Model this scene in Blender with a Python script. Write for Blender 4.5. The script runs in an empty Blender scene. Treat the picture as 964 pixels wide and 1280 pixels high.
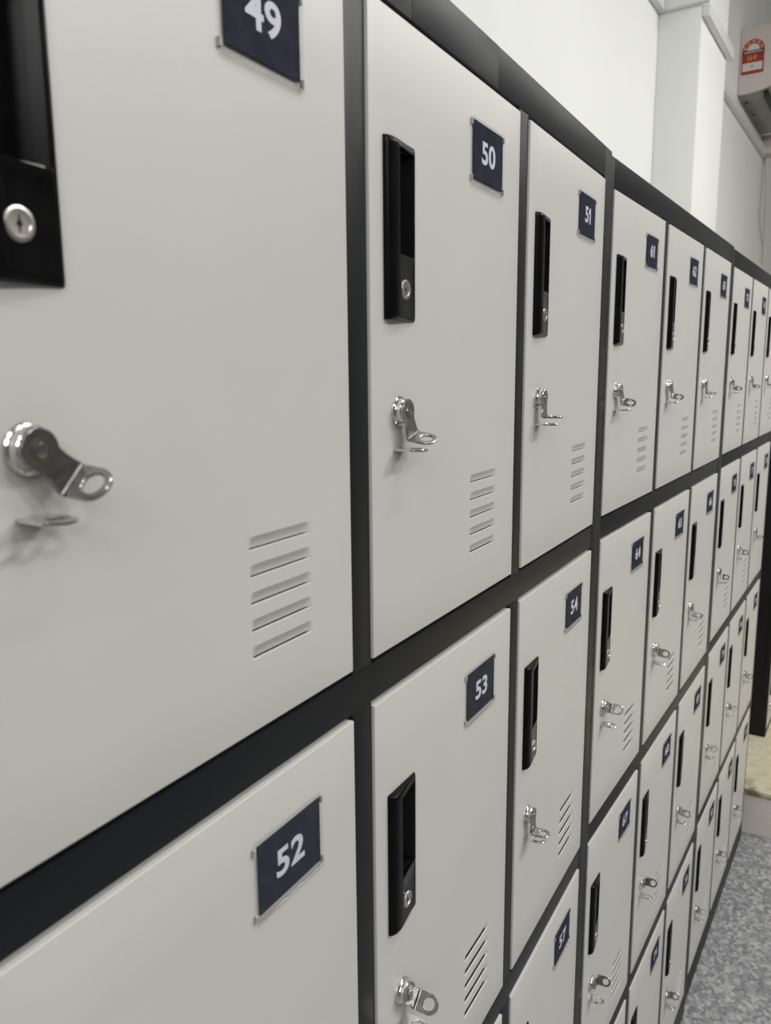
import bpy, bmesh, math, random
from mathutils import Vector, Matrix
random.seed(7)
SC = bpy.context.scene
COL = SC.collection
MM = 0.001

# ------------------------------------------------------------------ materials
def nmat(name):
    m = bpy.data.materials.new(name); m.use_nodes = True
    nt = m.node_tree; b = nt.nodes['Principled BSDF']
    return m, nt, b

def simple(name, col, rough=0.5, metal=0.0, spec=0.5, coat=0.0):
    m, nt, b = nmat(name)
    b.inputs['Base Color'].default_value = (*col, 1)
    b.inputs['Roughness'].default_value = rough
    b.inputs['Metallic'].default_value = metal
    b.inputs['Specular IOR Level'].default_value = spec
    b.inputs['Coat Weight'].default_value = coat
    return m

def noisy(name, c1, c2, scale, rough=0.5, bump=0.0, bscale=None, detail=3.0, spec=0.5, lo=0.35, hi=0.65, metal=0.0):
    """object-space noise blend between two colours with an optional fine bump"""
    m, nt, b = nmat(name); N = nt.nodes; L = nt.links
    tc = N.new('ShaderNodeTexCoord')
    nz = N.new('ShaderNodeTexNoise'); nz.inputs['Scale'].default_value = scale; nz.inputs['Detail'].default_value = detail
    L.new(tc.outputs['Object'], nz.inputs['Vector'])
    r = N.new('ShaderNodeValToRGB'); r.color_ramp.elements[0].position = lo; r.color_ramp.elements[1].position = hi
    r.color_ramp.elements[0].color = (*c1, 1); r.color_ramp.elements[1].color = (*c2, 1)
    L.new(nz.outputs['Fac'], r.inputs['Fac']); L.new(r.outputs['Color'], b.inputs['Base Color'])
    b.inputs['Roughness'].default_value = rough; b.inputs['Specular IOR Level'].default_value = spec
    b.inputs['Metallic'].default_value = metal
    if bump:
        n2 = N.new('ShaderNodeTexNoise'); n2.inputs['Scale'].default_value = bscale or scale; n2.inputs['Detail'].default_value = 2
        L.new(tc.outputs['Object'], n2.inputs['Vector'])
        bp = N.new('ShaderNodeBump'); bp.inputs['Strength'].default_value = bump; bp.inputs['Distance'].default_value = 0.0005
        L.new(n2.outputs['Fac'], bp.inputs['Height']); L.new(bp.outputs['Normal'], b.inputs['Normal'])
    return m

M = {}
M['door'] = noisy('door_paint', (0.496, 0.491, 0.464), (0.514, 0.509, 0.481), 6, rough=0.42, bump=0.10, bscale=420, spec=0.45)
M['frame'] = noisy('frame_paint', (0.0062, 0.0071, 0.0083), (0.0078, 0.0088, 0.0101), 9, rough=0.42, bump=0.12, bscale=500, spec=0.22)
M['inside'] = simple('cabinet_inside', (0.010, 0.010, 0.011), 0.7, spec=0.2)
M['plastic'] = noisy('black_plastic', (0.0025, 0.0025, 0.003), (0.0045, 0.0045, 0.005), 60, rough=0.24, bump=0.04, bscale=700, spec=0.11)
M['chrome'] = noisy('chrome', (0.66, 0.65, 0.63), (0.74, 0.73, 0.71), 120, rough=0.13, metal=1.0)
M['steel'] = noisy('worn_steel', (0.31, 0.31, 0.305), (0.40, 0.395, 0.388), 160, rough=0.20, metal=1.0)
M['brass'] = simple('brass_ring', (0.24, 0.20, 0.14), 0.35, metal=1.0)
M['nickel'] = noisy('nickel', (0.52, 0.50, 0.45), (0.60, 0.575, 0.52), 200, rough=0.30, metal=1.0)
M['keyway'] = simple('keyway_black', (0.004, 0.004, 0.004), 0.5, spec=0.2)
M['card'] = noisy('navy_card', (0.029, 0.033, 0.045), (0.038, 0.043, 0.057), 90, rough=0.30, spec=0.0)
M['ink'] = simple('pale_lavender_ink', (0.60, 0.60, 0.69), 0.5, spec=0.3)
M['tab'] = simple('acrylic_edge', (0.32, 0.32, 0.305), 0.25, spec=0.6)

def acrylic(name, k, k0, tint):
    m = bpy.data.materials.new(name); m.use_nodes = True
    nt = m.node_tree; N = nt.nodes; L = nt.links; N.remove(N['Principled BSDF'])
    t = N.new('ShaderNodeBsdfTransparent'); t.inputs['Color'].default_value = (tint, tint, tint, 1)
    g = N.new('ShaderNodeBsdfGlossy'); g.inputs['Roughness'].default_value = 0.06
    lw = N.new('ShaderNodeLayerWeight'); lw.inputs['Blend'].default_value = 0.5
    pw = N.new('ShaderNodeMath'); pw.operation = 'POWER'; pw.inputs[1].default_value = 4.0; L.new(lw.outputs['Facing'], pw.inputs[0])
    ma = N.new('ShaderNodeMath'); ma.operation = 'MULTIPLY_ADD'; ma.inputs[1].default_value = k; ma.inputs[2].default_value = k0; L.new(pw.outputs[0], ma.inputs[0])
    mx = N.new('ShaderNodeMixShader')
    L.new(ma.outputs[0], mx.inputs['Fac']); L.new(t.outputs[0], mx.inputs[1]); L.new(g.outputs[0], mx.inputs[2])
    L.new(mx.outputs[0], N['Material Output'].inputs['Surface'])
    return m
M['acrylic'] = acrylic('clear_acrylic', 0.02, 0.006, 0.97)
M['lip'] = acrylic('clear_acrylic_lip', 0.5, 0.10, 0.95)

M['wall'] = noisy('white_wall_paint', (0.745, 0.75, 0.73), (0.765, 0.77, 0.75), 3, rough=0.75, bump=0.15, bscale=60, spec=0.25)
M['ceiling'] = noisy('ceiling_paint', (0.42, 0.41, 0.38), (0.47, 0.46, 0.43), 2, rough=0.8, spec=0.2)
M['trunking'] = noisy('grey_white_trunking', (0.66, 0.67, 0.67), (0.70, 0.71, 0.71), 8, rough=0.35)
M['ac'] = noisy('aircon_plastic', (0.54, 0.49, 0.46), (0.57, 0.52, 0.49), 7, rough=0.4)
M['acdark'] = simple('aircon_black', (0.004, 0.004, 0.004), 0.4)
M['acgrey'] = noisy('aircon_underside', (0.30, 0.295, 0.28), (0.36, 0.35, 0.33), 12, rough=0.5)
M['red'] = simple('label_red', (0.30, 0.018, 0.022), 0.5)
M['orange'] = simple('label_orange', (0.38, 0.085, 0.035), 0.5)
M['yellow'] = simple('label_yellow', (0.62, 0.28, 0.03), 0.5)
M['lblwhite'] = simple('label_white', (0.60, 0.56, 0.52), 0.5)
M['lblblack'] = simple('label_black', (0.02, 0.012, 0.012), 0.5)
M['wire'] = simple('grey_wire', (0.30, 0.29, 0.275), 0.5)
M['screw'] = simple('brown_screw', (0.05, 0.02, 0.015), 0.5)
M['farside'] = noisy('black_side_panel', (0.006, 0.006, 0.007), (0.009, 0.009, 0.010), 9, rough=0.6, spec=0.3)

def terrazzo():
    m, nt, b = nmat('grey_speckled_floor'); N = nt.nodes; L = nt.links
    tc = N.new('ShaderNodeTexCoord')
    v = N.new('ShaderNodeTexVoronoi'); v.inputs['Scale'].default_value = 95; L.new(tc.outputs['Object'], v.inputs['Vector'])
    n = N.new('ShaderNodeTexNoise'); n.inputs['Scale'].default_value = 130; n.inputs['Detail'].default_value = 4; n.inputs['Roughness'].default_value = 0.75
    L.new(tc.outputs['Object'], n.inputs['Vector'])
    sp = N.new('ShaderNodeSeparateColor'); L.new(v.outputs['Color'], sp.inputs['Color'])
    mx = N.new('ShaderNodeMath'); mx.operation = 'MULTIPLY_ADD'; mx.inputs[1].default_value = 0.35
    L.new(sp.outputs[0], mx.inputs[0])
    m2 = N.new('ShaderNodeMath'); m2.operation = 'MULTIPLY'; m2.inputs[1].default_value = 0.72
    L.new(n.outputs['Fac'], m2.inputs[0]); L.new(m2.outputs[0], mx.inputs[2])
    r = N.new('ShaderNodeValToRGB'); e = r.color_ramp.elements
    e[0].position = 0.30; e[0].color = (0.120, 0.123, 0.128, 1); e[1].position = 0.80; e[1].color = (0.45, 0.455, 0.46, 1)
    x = e.new(0.52); x.color = (0.222, 0.227, 0.233, 1)
    L.new(mx.outputs[0], r.inputs['Fac']); L.new(r.outputs['Color'], b.inputs['Base Color'])
    b.inputs['Roughness'].default_value = 0.45
    return m
M['floor'] = terrazzo()

def platform_mat(top):
    m, nt, b = nmat('platform_top_tile' if top else 'platform_riser_tile'); N = nt.nodes; L = nt.links
    tc = N.new('ShaderNodeTexCoord')
    n = N.new('ShaderNodeTexNoise'); n.inputs['Scale'].default_value = 22 if top else 7; n.inputs['Detail'].default_value = 5; n.inputs['Roughness'].default_value = 0.65
    L.new(tc.outputs['Object'], n.inputs['Vector'])
    r = N.new('ShaderNodeValToRGB'); e = r.color_ramp.elements
    e[0].position = 0.32; e[1].position = 0.68
    if top:
        e[0].color = (0.48, 0.435, 0.30, 1); e[1].color = (0.64, 0.585, 0.44, 1)
    else:
        e[0].color = (0.66, 0.605, 0.57, 1); e[1].color = (0.72, 0.66, 0.625, 1)
    L.new(n.outputs['Fac'], r.inputs['Fac'])
    out = r.outputs['Color']
    if top:      # scuffed, worn brown dirt along the nosing
        s = N.new('ShaderNodeSeparateXYZ'); L.new(tc.outputs['Object'], s.inputs[0])
        mr = N.new('ShaderNodeMapRange'); mr.inputs['From Min'].default_value = 0.0; mr.inputs['From Max'].default_value = 0.11
        mr.inputs['To Min'].default_value = 1.0; mr.inputs['To Max'].default_value = 0.0
        L.new(s.outputs['X'], mr.inputs['Value'])
        n3 = N.new('ShaderNodeTexNoise'); n3.inputs['Scale'].default_value = 13; n3.inputs['Detail'].default_value = 3
        L.new(tc.outputs['Object'], n3.inputs['Vector'])
        mr2 = N.new('ShaderNodeMapRange'); mr2.inputs['From Min'].default_value = 0.46; mr2.inputs['From Max'].default_value = 0.6
        L.new(n3.outputs['Fac'], mr2.inputs['Value'])
        mu = N.new('ShaderNodeMath'); mu.operation = 'MULTIPLY'; L.new(mr.outputs[0], mu.inputs[0]); L.new(mr2.outputs[0], mu.inputs[1])
        mixc = N.new('ShaderNodeMix'); mixc.data_type = 'RGBA'
        L.new(mu.outputs[0], mixc.inputs['Factor']); L.new(out, mixc.inputs[6]); mixc.inputs[7].default_value = (0.20, 0.17, 0.11, 1)
        out = mixc.outputs[2]
    L.new(out, b.inputs['Base Color']); b.inputs['Roughness'].default_value = 0.4
    return m
M['ptop'] = platform_mat(True); M['priser'] = platform_mat(False)

# ------------------------------------------------------------------ mesh helpers
def link(name, me, parent=None, loc=(0, 0, 0)):
    o = bpy.data.objects.new(name, me); COL.objects.link(o)
    o.location = loc
    if parent is not None: o.parent = parent
    return o

def finish(bm, name, mats, smooth=None):
    me = bpy.data.meshes.new(name)
    bm.normal_update()
    if smooth is not None:
        for f in bm.faces: f.smooth = True
        for e in bm.edges:
            if len(e.link_faces) == 2 and e.calc_face_angle(0.0) > smooth: e.smooth = False
    bm.to_mesh(me); bm.free()
    for m in (mats if isinstance(mats, (list, tuple)) else [mats]): me.materials.append(m)
    return me

def box(bm, x0, x1, y0, y1, z0, z1, mi=0, bev=0.0, seg=2):
    c = [bm.verts.new(p) for p in ((x0, y0, z0), (x1, y0, z0), (x1, y1, z0), (x0, y1, z0), (x0, y0, z1), (x1, y0, z1), (x1, y1, z1), (x0, y1, z1))]
    fs = [bm.faces.new([c[i] for i in q]) for q in ((3, 2, 1, 0), (4, 5, 6, 7), (0, 1, 5, 4), (1, 2, 6, 5), (2, 3, 7, 6), (3, 0, 4, 7))]
    for f in fs: f.material_index = mi
    if bev:
        es = list({e for f in fs for e in f.edges})
        r = bmesh.ops.bevel(bm, geom=es, offset=bev, segments=seg, profile=0.6, affect='EDGES')
        for f in r['faces']: f.material_index = mi
    return fs

def lathe(bm, prof, c, n=40, mi=0, cap0=False, cap1=True):
    """profile of (radius, y) around the y axis through c = (x, z)"""
    rings = []
    for r, y in prof:
        rings.append([bm.verts.new((c[0] + r * math.sin(2 * math.pi * k / n), y, c[1] + r * math.cos(2 * math.pi * k / n))) for k in range(n)])
    fs = []
    for a, b in zip(rings, rings[1:]):
        for k in range(n):
            fs.append(bm.faces.new((a[k], b[k], b[(k + 1) % n], a[(k + 1) % n])))
    if cap1: fs.append(bm.faces.new(rings[-1][::-1]))
    if cap0: fs.append(bm.faces.new(rings[0]))
    for f in fs: f.material_index = mi
    return fs

def tube_obj_mesh(name, pts, rad, mat, res=6):
    cu = bpy.data.curves.new(name, 'CURVE'); cu.dimensions = '3D'; cu.bevel_depth = rad; cu.bevel_resolution = 2; cu.resolution_u = res; cu.use_fill_caps = True
    s = cu.splines.new('BEZIER'); s.bezier_points.add(len(pts) - 1)
    for p, q in zip(s.bezier_points, pts):
        p.co = q; p.handle_left_type = p.handle_right_type = 'AUTO'
    tmp = bpy.data.objects.new('tmp', cu); COL.objects.link(tmp)
    dg = bpy.context.evaluated_depsgraph_get(); dg.update()
    me = bpy.data.meshes.new_from_object(tmp.evaluated_get(dg)); me.name = name
    bpy.data.objects.remove(tmp); bpy.data.curves.remove(cu)
    me.materials.clear(); me.materials.append(mat)
    return me

def text_mesh(name, s, size, mat, bold=0.0, depth=0.00012, squeeze=1.0):
    """letters standing in the xz plane, facing -y, centred on the origin"""
    cu = bpy.data.curves.new(name, 'FONT'); cu.body = s; cu.size = size; cu.align_x = 'CENTER'; cu.align_y = 'CENTER'
    cu.offset = bold; cu.extrude = depth; cu.resolution_u = 6; cu.space_character = 1.04
    tmp = bpy.data.objects.new('tmp', cu); COL.objects.link(tmp)
    dg = bpy.context.evaluated_depsgraph_get(); dg.update()
    me = bpy.data.meshes.new_from_object(tmp.evaluated_get(dg)); me.name = name
    bpy.data.objects.remove(tmp); bpy.data.curves.remove(cu)
    me.transform(Matrix.Rotation(math.pi / 2, 4, 'X'))
    xs = [v.co.x for v in me.vertices]; zs = [v.co.z for v in me.vertices]
    cx, cz = (min(xs) + max(xs)) / 2, (min(zs) + max(zs)) / 2
    for v in me.vertices: v.co.x = (v.co.x - cx) * squeeze; v.co.z -= cz
    me.materials.clear(); me.materials.append(mat)
    return me

def number_mesh(s, size, mat, bold, squeeze):
    if '1' not in s: return text_mesh('number', s, size, mat, bold, squeeze=squeeze)
    a = text_mesh('number', s.replace('1', ''), size, mat, bold, squeeze=squeeze)
    x1 = max(v.co.x for v in a.vertices); z0 = min(v.co.z for v in a.vertices); z1 = max(v.co.z for v in a.vertices)
    y0 = min(v.co.y for v in a.vertices); y1 = max(v.co.y for v in a.vertices)
    h = (z1 - z0) * 0.985 / 0.719; q = squeeze * 0.94
    out = [(.393, 0), (.245, 0), (.245, .505), (.180, .455), (.091, .412), (.091, .545), (.160, .580), (.225, .640), (.262, .719), (.393, .719)]
    bm = bmesh.new(); bm.from_mesh(a)
    pts = [(x1 + (u - .055) * h * q, z0 + .008 * h + w * h) for u, w in out]
    F = [bm.verts.new((x, y0, z)) for x, z in pts]; B = [bm.verts.new((x, y1, z)) for x, z in pts]
    f = bm.faces.new(F[::-1]); n = len(F)
    for k in range(n): bm.faces.new((F[k], F[(k + 1) % n], B[(k + 1) % n], B[k]))
    bmesh.ops.triangulate(bm, faces=[f])
    bmesh.ops.recalc_face_normals(bm, faces=bm.faces)
    cx = (min(v.co.x for v in bm.verts) + max(v.co.x for v in bm.verts)) / 2
    for v in bm.verts: v.co.x -= cx
    bm.to_mesh(a); bm.free(); return a

def tag(o, label=None, cat=None, group=None, kind=None):
    if label: o['label'] = label
    if cat: o['category'] = cat
    if group: o['group'] = group
    if kind: o['kind'] = kind
    return o

# ------------------------------------------------------------------ locker door (origin: top left of its front face, y = 0 on the frame's plane)
DW, DH, PITX, PITZ = 261.7, 416.4, 288.45, 451.05
FR = -1.3         # door face stands this far proud of the frame (mm)

def smooth01(t):
    t = max(0.0, min(1.0, t)); return t * t * (3 - 2 * t)

def door_mesh(name, dw, dh, louv_z0, pocket, louvers=5):
    LX0, LX1 = 160.0, 217.0
    if dw < 230: LX0, LX1 = 0.6 * dw, 0.83 * dw
    px0, px1, pz0, pz1 = pocket
    ed = [0.0, 0.15, 0.4, 0.8]
    xs = set(ed) | {dw - e for e in ed} | {px0, px1} | {dw * k / 6 for k in range(1, 6)}
    xs |= {LX0 - 0.3, LX1 + 0.3} | {LX0 + d for d in (0, 1, 2.2, 3.6, 5.2)} | {LX1 - d for d in (0, 1, 2.2, 3.6, 5.2)}
    xs = sorted(xs)
    zs = [(e, 0) for e in ed] + [(dh - e, 0) for e in ed] + [(pz0, 0), (pz1, 0)] + [(dh * k / 8, 0) for k in range(1, 8)]
    slits = [louv_z0 + 15 * k for k in range(louvers)]
    H = 6.6
    zs = [z for z in zs if not any(s - H - 0.5 < z[0] < s + 1.4 for s in slits)]
    for s in slits:
        zs += [(s - H + H * t, 0) for t in (0, .12, .25, .4, .55, .7, .85)] + [(s, 1), (s + 0.3, 2), (s + 0.55, 3), (s + 0.9, 3)] + [(s - H - 0.25, 0)]
    zs = sorted(set(zs))
    def edge_d(t): return 0.0 if t >= 0.8 else 0.8 - math.sqrt(max(0, 0.8 ** 2 - (0.8 - t) ** 2))
    def depth(x, z, flag):
        d = max(edge_d(min(x, dw - x)), edge_d(min(z, dh - z)))
        for s in slits:
            if flag < 2 and s - H <= z <= s + 0.001 and LX0 < x < LX1:
                t = (z - s + H) / H
                d += 2.5 * (math.sin(math.pi / 2 * t) * min(1, t / .1)) * smooth01(min(x - LX0, LX1 - x) / 5.2)
            elif flag == 2 and abs(z - s - .3) < .01 and LX0 < x < LX1: d += 0.32
        return d
    bm = bmesh.new()
    g = [[bm.verts.new((x * MM, (FR + depth(x, z, fl)) * MM, -z * MM)) for x in xs] for z, fl in zs]
    for i in range(len(zs) - 1):
        for k in range(len(xs) - 1):
            xm, zm = (xs[k] + xs[k + 1]) / 2, (zs[i][0] + zs[i + 1][0]) / 2
            if px0 < xm < px1 and pz0 < zm < pz1: continue
            if zs[i][1] == 1 and LX0 < xm < LX1: continue        # the open slot of a louvre
            bm.faces.new((g[i][k], g[i + 1][k], g[i + 1][k + 1], g[i][k + 1]))
        if zs[i][1] == 1:      # bright cut edge of the sheet under the slot
            lip = [bm.verts.new((v.co.x, v.co.y + 0.0009, v.co.z)) for v in g[i + 1]]
            for k in range(len(xs) - 1):
                if LX0 < (xs[k] + xs[k + 1]) / 2 < LX1: bm.faces.new((g[i + 1][k], lip[k], lip[k + 1], g[i + 1][k + 1]))
    ring = g[0] + [r[-1] for r in g[1:]] + g[-1][-2::-1] + [r[0] for r in g[-2:0:-1]]
    back = [bm.verts.new((v.co.x, 17 * MM, v.co.z)) for v in ring]
    n = len(ring)
    for k in range(n): bm.faces.new((ring[k], ring[(k + 1) % n], back[(k + 1) % n], back[k]))
    bmesh.ops.recalc_face_normals(bm, faces=bm.faces)
    # make the face look at -y
    if sum(f.normal.y * f.calc_area() for f in bm.faces if abs(f.normal.y) > .9) > 0: bmesh.ops.reverse_faces(bm, faces=bm.faces)
    return finish(bm, name, M['door'], math.radians(40))

# ---- pull handle with recessed grip (a moulded height field)
HX0, HX1, HZ0, HZ1 = 17.0, 59.0, 76.0, 189.5
HPROF = [(17.0, 0.0), (17.3, 2.6), (18.5, 4.5), (20.4, 5.9), (22.6, 6.5), (26, 6.6), (28.4, 6.4), (30, 6.2), (32, 5.9), (35, 5.5), (38, 5.0), (43, 4.1), (48, 3.3), (52, 2.8), (56, 2.3), (58, 1.9), (58.7, 1.3), (59.0, 0.0)]
def hp(x):
    for (a, p), (b, q) in zip(HPROF, HPROF[1:]):
        if a <= x <= b: return p + (q - p) * (x - a) / (b - a)
    return 0.0
PX0, PX1, PZ0, PZ1 = 28.6, 56.4, 81.5, 147.5
def pocket_d(x):
    pts = [(28.6, 6.4), (28.8, -11), (31, -12.6), (35, -13), (40, -12.2), (45, -9.5), (49, -6), (52.5, -2.2), (55, 0.9), (56.4, 2.5)]
    for (a, p), (b, q) in zip(pts, pts[1:]):
        if a <= x <= b: return p + (q - p) * (x - a) / (b - a)
    return 0.0
def handle_mesh():
    xs = sorted({p[0] for p in HPROF} | {28.6, 28.8, 31, 33, 37.0, 40, 45, 49, 50.5, 52.5, 55, 55.5, 56.4, 57})
    zs = sorted({76, 76.3, 77, 78.2, 80, 81.5, 81.7, 100, 120, 138, 143, 146.2, 147.3, 147.5, 148.3, 152, 152.4, 160, 170, 180, 185.6, 186, 187.6, 188.8, 189.3, 189.5})
    bm = bmesh.new(); g = []
    for z in zs:
        e = min(z - HZ0, HZ1 - z); k = 0.0 if e < 0.01 else 0.62 if e < 0.35 else 0.80 if e < 1.1 else 0.94 if e < 2.3 else 1.0
        row = []
        for x in xs:
            h = hp(x) * k
            if PX0 < x < PX1 and PZ0 < z < PZ1 and 81.6 < z < 147.4:
                h = pocket_d(x)
            elif 31 < x < 55.3 and 152.2 < z < 185.8: h -= 0.22 * min(1.0, max(0.0, (185 - z) / 16))
            row.append(bm.verts.new((x * MM, (FR + 0.15 - h) * MM, -z * MM)))
        g.append(row)
    for i in range(len(zs) - 1):
        for k in range(len(xs) - 1):
            bm.faces.new((g[i][k], g[i + 1][k], g[i + 1][k + 1], g[i][k + 1]))
    return finish(bm, 'door_handle', M['plastic'], math.radians(48))

LKX, LKZ = 37.5, -169.5
def cylinder_mesh():
    bm = bmesh.new(); c = (LKX * MM, LKZ * MM); y = -5.0
    lathe(bm, [(r * MM, (yy + FR) * MM) for r, yy in ((6.4, -3.0), (6.4, -5.4), (6.1, -5.9), (5.5, -6.1), (4.4, -6.0), (4.1, -5.6), (1.5, -5.5))], c, 36, 0)
    # key slot and the round hole in its middle
    yk = (FR - 5.62) * MM
    pts = []
    for k in range(24):
        a = 2 * math.pi * k / 24; r = 1.25
        x, z = r * math.sin(a) * 0.9, r * math.cos(a)
        if abs(math.sin(a)) < 0.55: z = math.copysign(3.3, math.cos(a)) if abs(math.sin(a)) < 0.4 else z; x *= 0.75
        pts.append(bm.verts.new((c[0] + x * MM, yk, c[1] + z * MM)))
    f = bm.faces.new(pts); f.material_index = 1
    bmesh.ops.triangulate(bm, faces=[f])
    for f in bm.faces:
        if f.normal.y > 0 and f.material_index == 1: f.normal_flip()
    return finish(bm, 'key_cylinder', [M['nickel'], M['keyway']], math.radians(30))

# ---- number plate in a clear holder
PLX, PLZ, PLW, PLH = 187.2, -53.5, 60.0, 42.5
def plate_mesh():
    bm = bmesh.new()
    x0, x1, z0, z1 = (PLX - PLW / 2) * MM, (PLX + PLW / 2) * MM, (PLZ - PLH / 2) * MM, (PLZ + PLH / 2) * MM
    box(bm, x0, x1, (FR - 1.5) * MM, (FR - 0.75) * MM, z0, z1)
    return finish(bm, 'number_plate', M['card'])
def holder_mesh():
    bm = bmesh.new(); w, h = 32.8, 24.2
    cx, cz = PLX * MM, (PLZ - 0.4) * MM
    box(bm, cx - w * MM, cx + w * MM, (FR - 0.65) * MM, (FR - 0.02) * MM, cz - h * MM, cz + h * MM, 0)            # back sheet
    box(bm, cx - (w - .4) * MM, cx + (w - .4) * MM, (FR - 2.5) * MM, (FR - 1.85) * MM, cz - h * MM, cz + (h - 1.2) * MM, 0)  # front sheet
    # folded lower lip, a rounded clear bar
    n = 10; L = []
    for x in (-w, w):
        L.append([bm.verts.new((cx + x * MM, (FR - 1.3 - 1.35 * math.cos(2 * math.pi * k / n)) * MM, cz - (h + 0.9 + 1.0 * math.sin(2 * math.pi * k / n)) * MM)) for k in range(n)])
    for k in range(n):
        f = bm.faces.new((L[0][k], L[0][(k + 1) % n], L[1][(k + 1) % n], L[1][k])); f.material_index = 2; f.smooth = True
    # small corner clips
    for sx in (-1, 1):
        for z in (-h + 3.0, h - 4.6):
            xa, xb = sorted((sx * (w - 0.9), sx * (w + (1.3 if sx < 0 else 0.5))))
            box(bm, cx + xa * MM, cx + xb * MM, (FR - 1.9) * MM, (FR - 0.02) * MM, cz + (z - 2.2) * MM, cz + (z + 2.2) * MM, 1, 0.0002, 1)
    return finish(bm, 'plate_holder', [M['acrylic'], M['tab'], M['lip']])

# ---- cam lock with hinged hasp and fixed staple
CX, CZ = 36.5, -250.0
def camlock_mesh():
    bm = bmesh.new()
    lathe(bm, [(r * MM, (y + FR) * MM) for r, y in ((10.2, 0.05), (10.2, -1.3), (9.6, -2.0), (8.9, -2.3), (8.5, -3.2), (8.5, -5.6), (8.0, -6.2), (4, -6.2))], (CX * MM, CZ * MM), 40)
    return finish(bm, 'cam_lock', M['chrome'], math.radians(25))

def ring_plate(bm, w, L, r_hole, t, n=40):
    """flat eye: from (+-w, 0) straight to L then a half round, hole centred at (0, L); returned in (u, v, t) space"""
    outer = []
    for k in range(n):
        a = 2 * math.pi * k / n - math.pi / 2
        cu, cv = math.cos(a), math.sin(a)
        if cv >= 0: outer.append((w * cu, L + w * cv))
        else:
            s = min(w / max(abs(cu), 1e-6), L / abs(cv)); outer.append((s * cu, L + s * cv))
    inner = [(r_hole * math.cos(2 * math.pi * k / n - math.pi / 2), L + r_hole * math.sin(2 * math.pi * k / n - math.pi / 2)) for k in range(n)]
    return outer, inner

def add_eye(bm, fmap, w, L, r_hole, t, n=40):
    o, i = ring_plate(bm, w, L, r_hole, t, n)
    b = min(0.4, t * .3)
    def rim(pts, s):
        res = []
        for (u, v) in pts: res.append((u, v))
        return res
    def offs(pts, d):     # shrink toward / grow from the ring's centre line
        return [(u - d * (u / max(1e-6, math.hypot(u, v - L))), v - d * ((v - L) / max(1e-6, math.hypot(u, v - L)))) for u, v in pts]
    loops = [(offs(o, b), 0), (o, b), (o, t - b), (offs(o, b), t), (offs(i, -b), t), (i, t - b), (i, b), (offs(i, -b), 0)]
    V = [[bm.verts.new(fmap(u, v, h)) for u, v in pts] for pts, h in loops]
    for a in range(len(V)):
        c, d = V[a], V[(a + 1) % len(V)]
        for k in range(n): bm.faces.new((c[k], c[(k + 1) % n], d[(k + 1) % n], d[k]))

def hasp_mesh(name, ang, bend=88):
    """strap hanging from the cam, bent outward into an eye; ang turns it about the cam's axis"""
    bm = bmesh.new(); t = 1.9; y0 = FR - 6.3; R, w = 8.3, 6.2
    # round head running into the strap (down to z = -17)
    zb = -16.5; pts = []
    a0 = math.asin(w / R)
    for k in range(31):
        a = -math.pi + a0 + (2 * math.pi - 2 * a0) * k / 30      # from lower left over the top to lower right
        pts.append((R * math.sin(a), R * math.cos(a)))
    pts += [(w, -9.5), (w + 0.5, -12.5), (7.6, zb), (-7.6, zb), (-w - 0.5, -12.5), (-w, -9.5)]
    ins = [(x * 0.95, z * 0.95 if z > zb + .1 else z) for x, z in pts]
    lo = [bm.verts.new((x, y0, z)) for x, z in pts]; mid = [bm.verts.new((x, y0 - t + .4, z)) for x, z in pts]; hi = [bm.verts.new((x, y0 - t, z)) for x, z in ins]
    n = len(pts)
    for A, B in ((lo, mid), (mid, hi)):
        for k in range(n): bm.faces.new((A[k], A[(k + 1) % n], B[(k + 1) % n], B[k]))
    bm.faces.new(hi[::-1]); bm.faces.new(lo)
    # bend and eye
    be = math.radians(bend); rb = 1.2; steps = 6; W = 7.6
    yc, zc = y0 - t - rb, zb      # bend centre, in front of the strap
    def arc(r, th): return (yc + r * math.cos(th), zc - r * math.sin(th))
    secs = []
    for k in range(steps + 1):
        th = be * k / steps
        (yo, zo), (yi, zi) = arc(rb + t, th), arc(rb, th)
        secs.append([bm.verts.new(p) for p in ((-W, yo, zo), (W, yo, zo), (W, yi, zi), (-W, yi, zi))])
    for A, B in zip(secs, secs[1:]):
        for k in range(4): bm.faces.new((A[k], A[(k + 1) % 4], B[(k + 1) % 4], B[k]))
    bm.faces.new(secs[0]); bm.faces.new(secs[-1][::-1])
    dy, dz = -math.sin(be), -math.cos(be)          # run direction after the bend
    ny, nz = math.cos(be), -math.sin(be)           # outward (underside) normal
    def fmap(u, v, h):
        return (u, yc + (rb + t - h) * ny + v * dy, zc + (rb + t - h) * nz + v * dz)
    add_eye(bm, fmap, W, 9.0, 4.6, t)
    # rivet with its ring
    lathe(bm, [(3.9, y0 - t + .05), (3.9, y0 - t - 0.25), (3.4, y0 - t - 0.25), (3.3, y0 - t - .02), (2.9, y0 - t - .02), (2.7, y0 - t - .45), (2.2, y0 - t - .6)], (0, 0), 28, 0)
    lathe(bm, [(4.9, y0 - t - .01), (4.9, y0 - t - .09), (4.2, y0 - t - .09)], (0, 0), 28, 1, cap1=True)
    bmesh.ops.recalc_face_normals(bm, faces=bm.faces)
    me = finish(bm, name, [M['steel'], M['brass']], math.radians(32))
    a = math.radians(ang)
    me.transform(Matrix.Translation((CX * MM, 0, CZ * MM)) @ Matrix.Rotation(-a, 4, 'Y') @ Matrix.Scale(MM, 4))
    return me

def staple_mesh():
    bm = bmesh.new(); t = 1.8; z0 = -275.2; W = 7.7
    def fmap(u, v, h): return ((CX + u) * MM, (FR - v) * MM, (z0 - h) * MM)
    add_eye(bm, fmap, W, 14.2, 4.6, t)
    bmesh.ops.recalc_face_normals(bm, faces=bm.faces)
    return finish(bm, 'staple', M['chrome'], math.radians(32))

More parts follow.
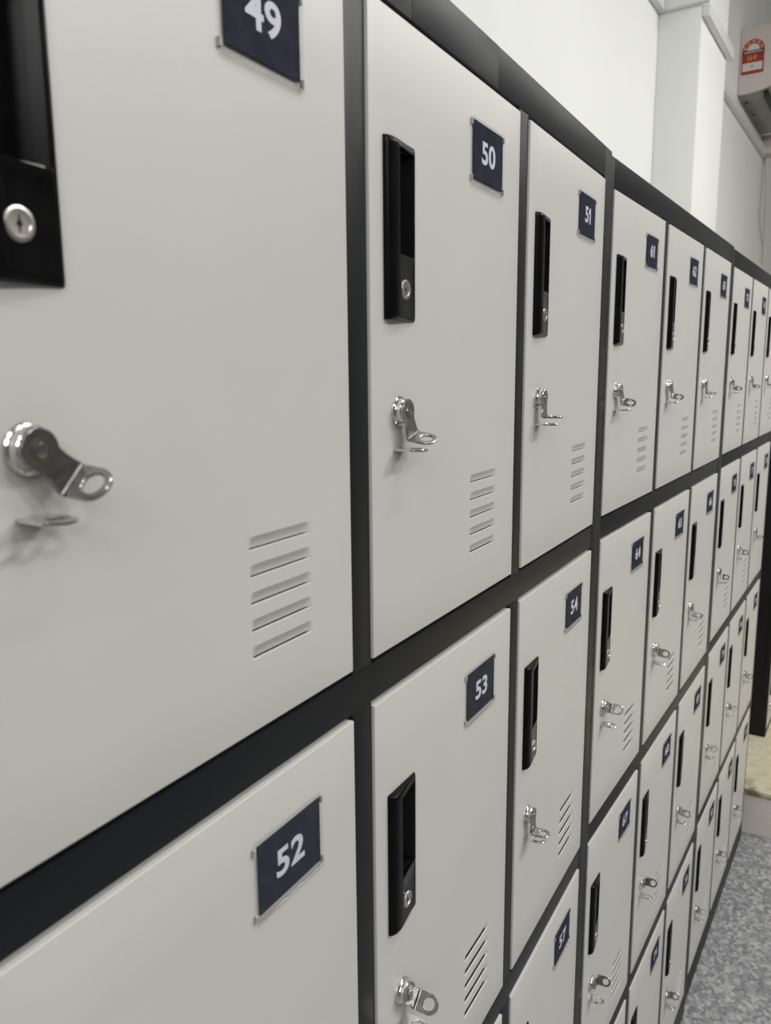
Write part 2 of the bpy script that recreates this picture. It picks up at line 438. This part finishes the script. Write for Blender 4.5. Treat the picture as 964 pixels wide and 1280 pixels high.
ME = dict(door=door_mesh('door', DW, DH, 315.0, (28.65, 56.2, 81.6, 147.4)), handle=handle_mesh(), cyl=cylinder_mesh(), plate=plate_mesh(), holder=holder_mesh(),
          cam=camlock_mesh(), staple=staple_mesh())
HASPS = {}
def hasp(a, bend=88):
    if (a, bend) not in HASPS: HASPS[(a, bend)] = hasp_mesh('hasp', a, bend)
    return HASPS[(a, bend)]

# ------------------------------------------------------------------ locker cabinets
Z0 = 1846.0      # top edge of the top doors above the cabinet's foot (mm)
SIDE, TOP, DEPTH, INSET = 30.7, 37.0, 450.0, 18.0

def carcass(bm, w, h, cols, rows, x0, pitx, dw, ztop, pitz, dh, depth):
    """thin sheet body: sides, back, top, bottom, dividers and shelves behind the doors (mm, foot at z 0)"""
    s = 1.0
    def b(*a): box(bm, *[v * MM for v in a])
    b(-SIDE, -SIDE + s, INSET + 2, depth, 0, h); b(w - SIDE - s, w - SIDE, INSET + 2, depth, 0, h)
    b(-SIDE + s, w - SIDE - s, depth - s, depth, 0, h); b(-SIDE + s, w - SIDE - s, INSET + 2, depth - s, h - s, h); b(-SIDE + s, w - SIDE - s, INSET + 2, depth - s, 0, s)
    for k in range(1, cols): b(x0 + k * pitx - 13.3, x0 + k * pitx - 12.3, INSET + 2, depth - s, s, h - s)
    for r in range(1, rows):
        z = ztop - r * pitz + 17
        for k in range(cols): b(x0 + k * pitx - 12, x0 + k * pitx + dw + 12, INSET + 2, depth - s, z, z + 1)

def frame_mesh(w, h, cols, rows, pitx, dw, ztop, pitz, dh, gap=(1.3, 3.8, 3.4), top_creases=()):
    """front frame: full height side posts, rails between them, posts between the rails"""
    gx, gt, gb = gap; bm = bmesh.new()
    def b(x0, x1, z0, z1, y0=0.0, bev=0.5): box(bm, x0 * MM, x1 * MM, y0 * MM, INSET * MM + .002, z0 * MM, z1 * MM, 0, bev * MM, 2)
    xr = (cols - 1) * pitx + dw
    b(-SIDE, -gx, 0, h); b(xr + gx, w - SIDE, 0, h)
    xs = [-gx] + list(top_creases) + [xr + gx]
    for i, (a, c) in enumerate(zip(xs, xs[1:])): b(a + .02, c - .02, ztop + gt, h, 0.0 if i % 2 == 0 else -0.12, 0.35)
    for r in range(1, rows): b(-gx + .05, xr + gx - .05, ztop - r * pitz + gt, ztop - (r - 1) * pitz - dh - gb, 0.15, 0.8)
    b(-gx + .05, xr + gx - .05, 0, ztop - (rows - 1) * pitz - dh - gb, 0.1)
    for k in range(1, cols):
        for r in range(rows):
            b(k * pitx - (pitx - dw) + gx, k * pitx - gx, ztop - r * pitz - dh - gb + .05, ztop - r * pitz + gt - .05, 0.4)
    return finish(bm, 'frame', M['frame'], math.radians(30))

def body_mesh(*a):
    bm = bmesh.new(); carcass(bm, *a)
    me = finish(bm, 'body', M['frame'])
    return me

W3, H3 = 900.0, Z0 + TOP
FRAME0 = frame_mesh(W3, H3, 3, 4, PITX, DW, Z0, PITZ, DH, top_creases=(348, 500))
FRAME1 = frame_mesh(W3, H3, 3, 4, PITX, DW, Z0, PITZ, DH)
BODY = body_mesh(W3, H3, 3, 4, 0, PITX, DW, Z0, PITZ, DH, DEPTH)
FLOOR_Z = -1.846

HASP_ANGLE = {49: (46, 80), 50: (20, 80), 51: (0, 90), 52: (40, 88), 53: (40, 80), 54: (2, 90), 55: (70, 88), 56: (75, 88), 57: (20, 88),
              61: (34, 78), 62: (30, 78), 63: (14, 86), 73: (32, 80), 74: (28, 80), 75: (14, 86),
              64: (66, 80), 65: (52, 80), 66: (24, 84), 67: (74, 80), 68: (68, 82), 69: (50, 86), 70: (70, 86), 71: (66, 84), 72: (60, 84),
              76: (40, 84), 77: (55, 84), 78: (20, 86), 79: (64, 84), 80: (60, 84), 81: (52, 84), 82: (50, 84), 83: (64, 84), 84: (66, 84)}

def make_door():
    d = link('door', ME['door'])
    link('door_handle', ME['handle'], d); link('key_cylinder', ME['cyl'], d)
    link('number_plate', ME['plate'], d); link('plate_holder', ME['holder'], d)
    link('cam_lock', ME['cam'], d); link('hasp', hasp(0), d); link('staple', ME['staple'], d)
    return d
proto = make_door(); proto_used = False

PLATE_SHIFT = {49: (-1.5, 2.6)}
LOCK_SHIFT = {49: (-1.8, -1.0)}
HANDLE_SHIFT = {49: (-1.9, -1.2)}
def place_door(root, loc, num):
    global proto_used
    if not proto_used:
        d = proto; proto_used = True
    else:
        d = proto.copy(); COL.objects.link(d)
        for ch in list(proto.children):
            if ch.name.split('.')[0] == 'number': continue
            c = ch.copy(); COL.objects.link(c); c.parent = d
    d.parent = root; d.location = loc
    d['label'] = 'light grey steel door with the number %d on its plate' % num
    for c in d.children:
        k = c.name.split('.')[0]
        if k == 'hasp': c.data = hasp(*HASP_ANGLE.get(num, (0, 88)))
        px, pz = PLATE_SHIFT.get(num, (0, 0)); lx, lz = LOCK_SHIFT.get(num, (0, 0))
        if k in ('number_plate', 'plate_holder'): c.location = (px * MM, 0, pz * MM)
        elif k in ('hasp', 'cam_lock', 'staple'): c.location = (lx * MM, 0, lz * MM)
        else:
            hx, hz = HANDLE_SHIFT.get(num, (0, 0)); c.location = (hx * MM, 0, hz * MM)
    t = number_mesh(str(num), 0.0232, M['ink'], 0.00055, 1.2)
    link('number', t, d, ((PLX + px + random.uniform(-.8, .8)) * MM, (FR - 1.62) * MM, (PLZ + pz + 0.5) * MM))
    return d

def cabinet(x, y, yaw, first, frame, label):
    root = bpy.data.objects.new('locker_cabinet', None); COL.objects.link(root)
    root.empty_display_size = 0.1
    root.location = (x, y, FLOOR_Z); root.rotation_euler = (0, 0, yaw)
    tag(root, label, 'locker cabinet', 'grey twelve-door locker cabinets in a row')
    link('frame', frame, root); link('body', BODY, root)
    for r in range(4):
        for j in range(3):
            place_door(root, (j * PITX * MM, 0, (Z0 - r * PITZ) * MM), first + r * 3 + j)
    return root
Y1, Y2 = math.radians(-2.744), math.radians(-2.842)
cabinet(0, 0, 0, 49, FRAME0, 'dark framed locker cabinet with pale doors numbered 49 to 60, nearest the camera')
cabinet(0.9000, 0.0035, Y1, 61, FRAME1, 'dark framed locker cabinet with pale doors numbered 61 to 72, second in the row')
cabinet(1.8131, -0.0354, Y2, 73, FRAME1, 'dark framed locker cabinet with pale doors numbered 73 to 84, beside the raised beige platform')

# the black sided column of lockers up on the platform
PLAT_Z = -1.679
def far_cabinet():
    rows, dw, dh, pz = 6, 262.0, 262.0, 292.0
    w = dw + 2 * SIDE; zt = 5 * pz + dh + 26; h = zt + 26
    root = bpy.data.objects.new('locker_column', None); COL.objects.link(root)
    yw = Y2; ex, ey = math.cos(yw), math.sin(yw)
    root.location = (3.1845 + SIDE * MM * ex, -0.1035 + SIDE * MM * ey, PLAT_Z); root.rotation_euler = (0, 0, yw)
    tag(root, 'black sided column of small pale lockers standing on the raised beige platform', 'locker cabinet')
    f = link('frame', frame_mesh(w, h, 1, rows, dw + 30, dw, zt, pz, dh), root); f.data.materials[0] = M['farside']
    b = link('body', body_mesh(w, h, 1, rows, 0, dw + 30, dw, zt, pz, dh, DEPTH), root); b.data.materials[0] = M['farside']
    dm = door_mesh('small_door', dw, dh, 178.0, (28.65, 56.2, 17.6, 83.4), 4)
    up = 64 * MM
    def shifted(me, dz):
        m = me.copy(); m.transform(Matrix.Translation((0, 0, dz))); return m
    hm, cm, am, sm, km = shifted(ME['handle'], up), shifted(ME['cyl'], up), shifted(ME['cam'], 80 * MM), shifted(ME['staple'], 80 * MM), shifted(hasp(60, 84), 80 * MM)
    for r in range(rows):
        d = link('door', dm, root, (0, 0, (zt - r * pz) * MM))
        d['label'] = 'small pale locker door with black handle'
        link('door_handle', hm, d); link('key_cylinder', cm, d); link('cam_lock', am, d); link('hasp', km, d); link('staple', sm, d)
far_cabinet()

# ------------------------------------------------------------------ the room
TH = math.radians(-2.8)
WM = Matrix.Translation((0.9, 0.46, 0)) @ Matrix.Rotation(TH, 4, 'Z')      # wall frame: s along the wall, n into it
def wall_obj(name, bm, mats, smooth=None, parent=None, s=0, n=0, z=0):
    me = finish(bm, name, mats, smooth)
    o = bpy.data.objects.new(name, me); COL.objects.link(o)
    if parent is None:
        o.matrix_world = WM @ Matrix.Translation((s, n, z))
    else: o.parent = parent
    return o
NW = 0.168; CEIL = 2.6
bm = bmesh.new(); box(bm, -5, 8.2, NW, NW + .15, FLOOR_Z, CEIL)
tag(wall_obj('wall_back', bm, M['wall']), kind='structure')
bm = bmesh.new(); box(bm, 2.557, 3.085, 0.0, NW, FLOOR_Z, CEIL, 0, 0.004, 2)
tag(wall_obj('wall_pillar', bm, M['wall'], math.radians(30)), kind='structure')
bm = bmesh.new(); box(bm, 8.05, 8.2, -6, NW, FLOOR_Z, CEIL)
tag(wall_obj('wall_right', bm, M['wall']), kind='structure')
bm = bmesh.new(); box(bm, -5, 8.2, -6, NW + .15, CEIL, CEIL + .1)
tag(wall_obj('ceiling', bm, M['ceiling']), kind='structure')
bm = bmesh.new(); box(bm, 5.6, 5.95, -6, NW, 2.18, CEIL)
tag(wall_obj('ceiling_beam', bm, M['ceiling']), kind='structure')
bm = bmesh.new(); box(bm, -5, 8.2, -6, NW + .15, FLOOR_Z - .1, FLOOR_Z)
tag(wall_obj('floor', bm, M['floor']), kind='structure')

# raised platform: riser plus a tiled top, its nosing parallel to the y axis
bm = bmesh.new()
box(bm, 0, 3.4, -2.4, 0.40, 0, PLAT_Z - FLOOR_Z - 0.022, 1)
box(bm, -0.006, 3.4, -2.4, 0.40, PLAT_Z - FLOOR_Z - 0.022, PLAT_Z - FLOOR_Z, 0, 0.004, 2)
pf = link('trim_platform', finish(bm, 'trim_platform', [M['ptop'], M['priser']], math.radians(30)), None, (2.722, 0, FLOOR_Z))
tag(pf, kind='structure')

# cable trunking: wraps the pillar; a second run on the wall beyond
def trunk_run(bm, s0, s1, n0, n1, z0, z1): box(bm, s0, s1, n0, n1, z0, z1, 0, 0.003, 2)
bm = bmesh.new()
trunk_run(bm, -3.0, 2.527, NW - .028, NW - .0005, 1.196, 1.246)
trunk_run(bm, 2.527, 2.5565, -0.0285, NW - .0005, 1.196, 1.246)
trunk_run(bm, 2.5565, 3.113, -0.0285, -0.0005, 1.151, 1.196)
tag(wall_obj('cable_trunking', bm, M['trunking'], math.radians(30)), 'pale grey cable trunking wrapped around the white pillar', 'trunking')
bm = bmesh.new(); trunk_run(bm, 3.09, 5.46, NW - .03, NW - .0005, 1.250, 1.302)
tag(wall_obj('cable_trunking', bm, M['trunking'], math.radians(30)), 'pale grey cable trunking on the wall under the air conditioner', 'trunking')

bm = bmesh.new(); box(bm, 5.40, 5.56, NW - .10, NW - .0005, 1.262, 1.385, 0, 0.008, 3)
tag(wall_obj('junction_box', bm, M['ac'], math.radians(30)), 'small pale box on the wall at the end of the lower trunking', 'box')

# hanging cables below the trunking
def wire(pts, rad, label):
    me = tube_obj_mesh('cable', [WM @ Vector(p) for p in pts], rad, M['wire'])
    o = link('cable', me); tag(o, label, 'cable'); return o
wire([(5.452, NW - .012, 1.255), (5.458, NW - .014, 1.10), (5.45, NW - .012, 0.95), (5.44, NW - .014, 0.85), (5.60, NW - .012, 0.74), (5.72, NW - .012, 0.66), (5.73, NW - .012, 0.56)], 0.003, 'thin grey cable bowing out as it hangs from the trunking end')
wire([(5.52, NW - .012, 1.26), (5.56, NW - .02, 1.12), (5.62, NW - .02, 0.9), (5.70, NW - .02, 0.70)], 0.0026, 'thin straight grey cable hanging below the small wall box')

# air conditioner: side profile in (n, z), running along s
def air_conditioner():
    root = bpy.data.objects.new('air_conditioner', None); COL.objects.link(root)
    root.matrix_world = WM @ Matrix.Translation((4.362, NW, 1.37))
    tag(root, 'white wall mounted air conditioner with a red energy label on its end', 'air conditioner')
    prof = [(-.001, 0.0), (-.03, -.002), (-.07, .000), (-.11, .005), (-.15, .012), (-.175, .022), (-.20, .042), (-.214, .075), (-.219, .13), (-.218, .22), (-.214, .31), (-.205, .345), (-.19, .357), (-.15, .362), (-.001, .362)]
    L = 0.95; bm = bmesh.new()
    A = [bm.verts.new((0, n, z)) for n, z in prof]; B = [bm.verts.new((L, n, z)) for n, z in prof]
    k = len(prof)
    for i in range(k):
        f = bm.faces.new((A[i], A[(i + 1) % k], B[(i + 1) % k], B[i]))
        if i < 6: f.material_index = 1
    bm.faces.new(A[::-1]); bm.faces.new(B)
    bmesh.ops.recalc_face_normals(bm, faces=bm.faces)
    es = [e for e in bm.edges if all(abs(v.co.x) < 1e-6 for v in e.verts)]
    bmesh.ops.bevel(bm, geom=es, offset=0.005, segments=2, affect='EDGES')
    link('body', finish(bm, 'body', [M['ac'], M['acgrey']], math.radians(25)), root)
    bm = bmesh.new(); box(bm, .03, L - .03, -.166, -.140, -.030, .009, 0, .003, 2)
    fl = link('air_flap', finish(bm, 'air_flap', M['acdark'], math.radians(30)), root); fl['label'] = 'black air flap'
    for s in (.16, .44):
        bm = bmesh.new(); box(bm, s - .008, s + .008, -.036, -.020, -.008, .002, 0, .003, 2)
        link('screw', finish(bm, 'screw', M['screw']), root)
    # energy label on the end face (plane x = 0, facing -x)
    bm = bmesh.new()
    n0, n1, z0, z1 = -.134, -.014, .100, .200      # lower rectangle; arch above
    x = -0.0012
    def quad(a, b, c, d, mi, dx=0.0):
        f = bm.faces.new([bm.verts.new((x - dx, p, q)) for p, q in ((b, c), (a, c), (a, d), (b, d))]); f.material_index = mi
    quad(n0, n1, .104, .215, 0)                      # red card
    quad(n0 + .008, n1 - .006, .122, .165, 2, .0004)     # white field
    quad(n0, n1, .213, .231, 3, .0004)                   # black band
    quad(n0 + .010, n1 - .010, .219, .224, 2, .0008)     # pale line in the band
    for k, (pa, pb, za, zb) in enumerate(((-.070, -.050, .183, .187), (-.088, -.080, .179, .207), (-.096, -.072, .190, .194), (-.066, -.060, .176, .206), (-.052, -.046, .178, .204))):
        quad(pa, pb, za, zb, 4, .0006)                   # yellow mark
    quad(-.078, -.066, .141, .147, 3, .0008)             # small print mark
    cx, cz, R1, R0 = -.074, .231, .060, .034
    a = 24
    for k in range(a):
        t0, t1 = math.pi * k / a, math.pi * (k + 1) / a
        f = bm.faces.new([bm.verts.new((x, cx + r * math.cos(t), cz + r * math.sin(t))) for r, t in ((R0, t0), (R0, t1), (R1, t1), (R1, t0))]); f.material_index = 1
        f = bm.faces.new([bm.verts.new((x, cx + r * math.cos(t), cz + r * math.sin(t))) for r, t in ((0, t0), (R0, t1), (R0, t0))]); f.material_index = 2
    for k in range(5):      # pale stars along the arch
        t = math.pi * (k + .5) / 5; c = (cx + .047 * math.cos(t), cz + .047 * math.sin(t))
        f = bm.faces.new([bm.verts.new((x - .0005, c[0] + (.0075 if i % 2 == 0 else .0032) * math.sin(math.pi * i / 5), c[1] + (.0075 if i % 2 == 0 else .0032) * math.cos(math.pi * i / 5))) for i in range(10)]); f.material_index = 2
    bmesh.ops.recalc_face_normals(bm, faces=bm.faces)
    e = link('energy_label', finish(bm, 'energy_label', [M['red'], M['orange'], M['lblwhite'], M['lblblack'], M['yellow']]), root)
    e['label'] = 'red and white energy label with an arch of stars'
air_conditioner()

# ------------------------------------------------------------------ light
def area(name, loc, sx, sy, power, col=(1, 0.99, 0.972), rot=(0, 0, 0)):
    l = bpy.data.lights.new(name, 'AREA'); l.shape = 'RECTANGLE'; l.size = sx; l.size_y = sy; l.energy = power; l.color = col
    o = bpy.data.objects.new(name, l); COL.objects.link(o); o.location = loc; o.rotation_euler = rot
    return o
for x, y, p in ((-1.2, -0.74, 6.5), (0.6, -0.74, 8.5), (2.4, -0.86, 12), (4.0, -0.90, 8)):
    area('tube_and_fill_light', (x, y, 1.30), 1.2, 0.10, p, rot=(math.radians(20), 0, 0))
for x, y, p in ((-1.3, -3.5, 38), (1.0, -3.5, 64), (3.1, -3.5, 145)):  # unseen front row, added as an even fill down the doors
    area('tube_and_fill_light', (x, y, 2.45), 1.2, 0.12, p, rot=(math.radians(8), 0, 0))
area('pillar_fill_light', (-3.6, -1.7, 1.75), 1.2, 1.6, 66, rot=(0, math.radians(-80), 0))  # added fill for the pillar's left face, no window stands there
w = bpy.data.worlds.new('world'); SC.world = w; w.use_nodes = True
w.node_tree.nodes['Background'].inputs['Color'].default_value = (1.0, 0.98, 0.95, 1)
w.node_tree.nodes['Background'].inputs['Strength'].default_value = 0.13

# ------------------------------------------------------------------ camera
cam = bpy.data.cameras.new('camera'); co = bpy.data.objects.new('camera', cam); COL.objects.link(co)
co.location = (-0.15738, -0.26528, -0.22355)
co.rotation_mode = 'XYZ'
co.rotation_euler = (math.radians(80.0235), math.radians(0.4289), math.radians(-60.3928))
cam.sensor_fit = 'VERTICAL'; cam.sensor_height = 24.0; cam.sensor_width = 24.0 * 964 / 1280
cam.lens = 994.12 * 24.0 / 1280
cam.clip_start = 0.01; cam.clip_end = 60
cam.dof.use_dof = True; cam.dof.focus_distance = 0.78; cam.dof.aperture_fstop = 8.5
SC.camera = co

SC.view_settings.view_transform = 'Standard'
SC.view_settings.look = 'None'
SC.view_settings.exposure = 0.0
SC.cycles.max_bounces = 8
SC.cycles.transparent_max_bounces = 12
SC.cycles.caustics_reflective = False; SC.cycles.caustics_refractive = False
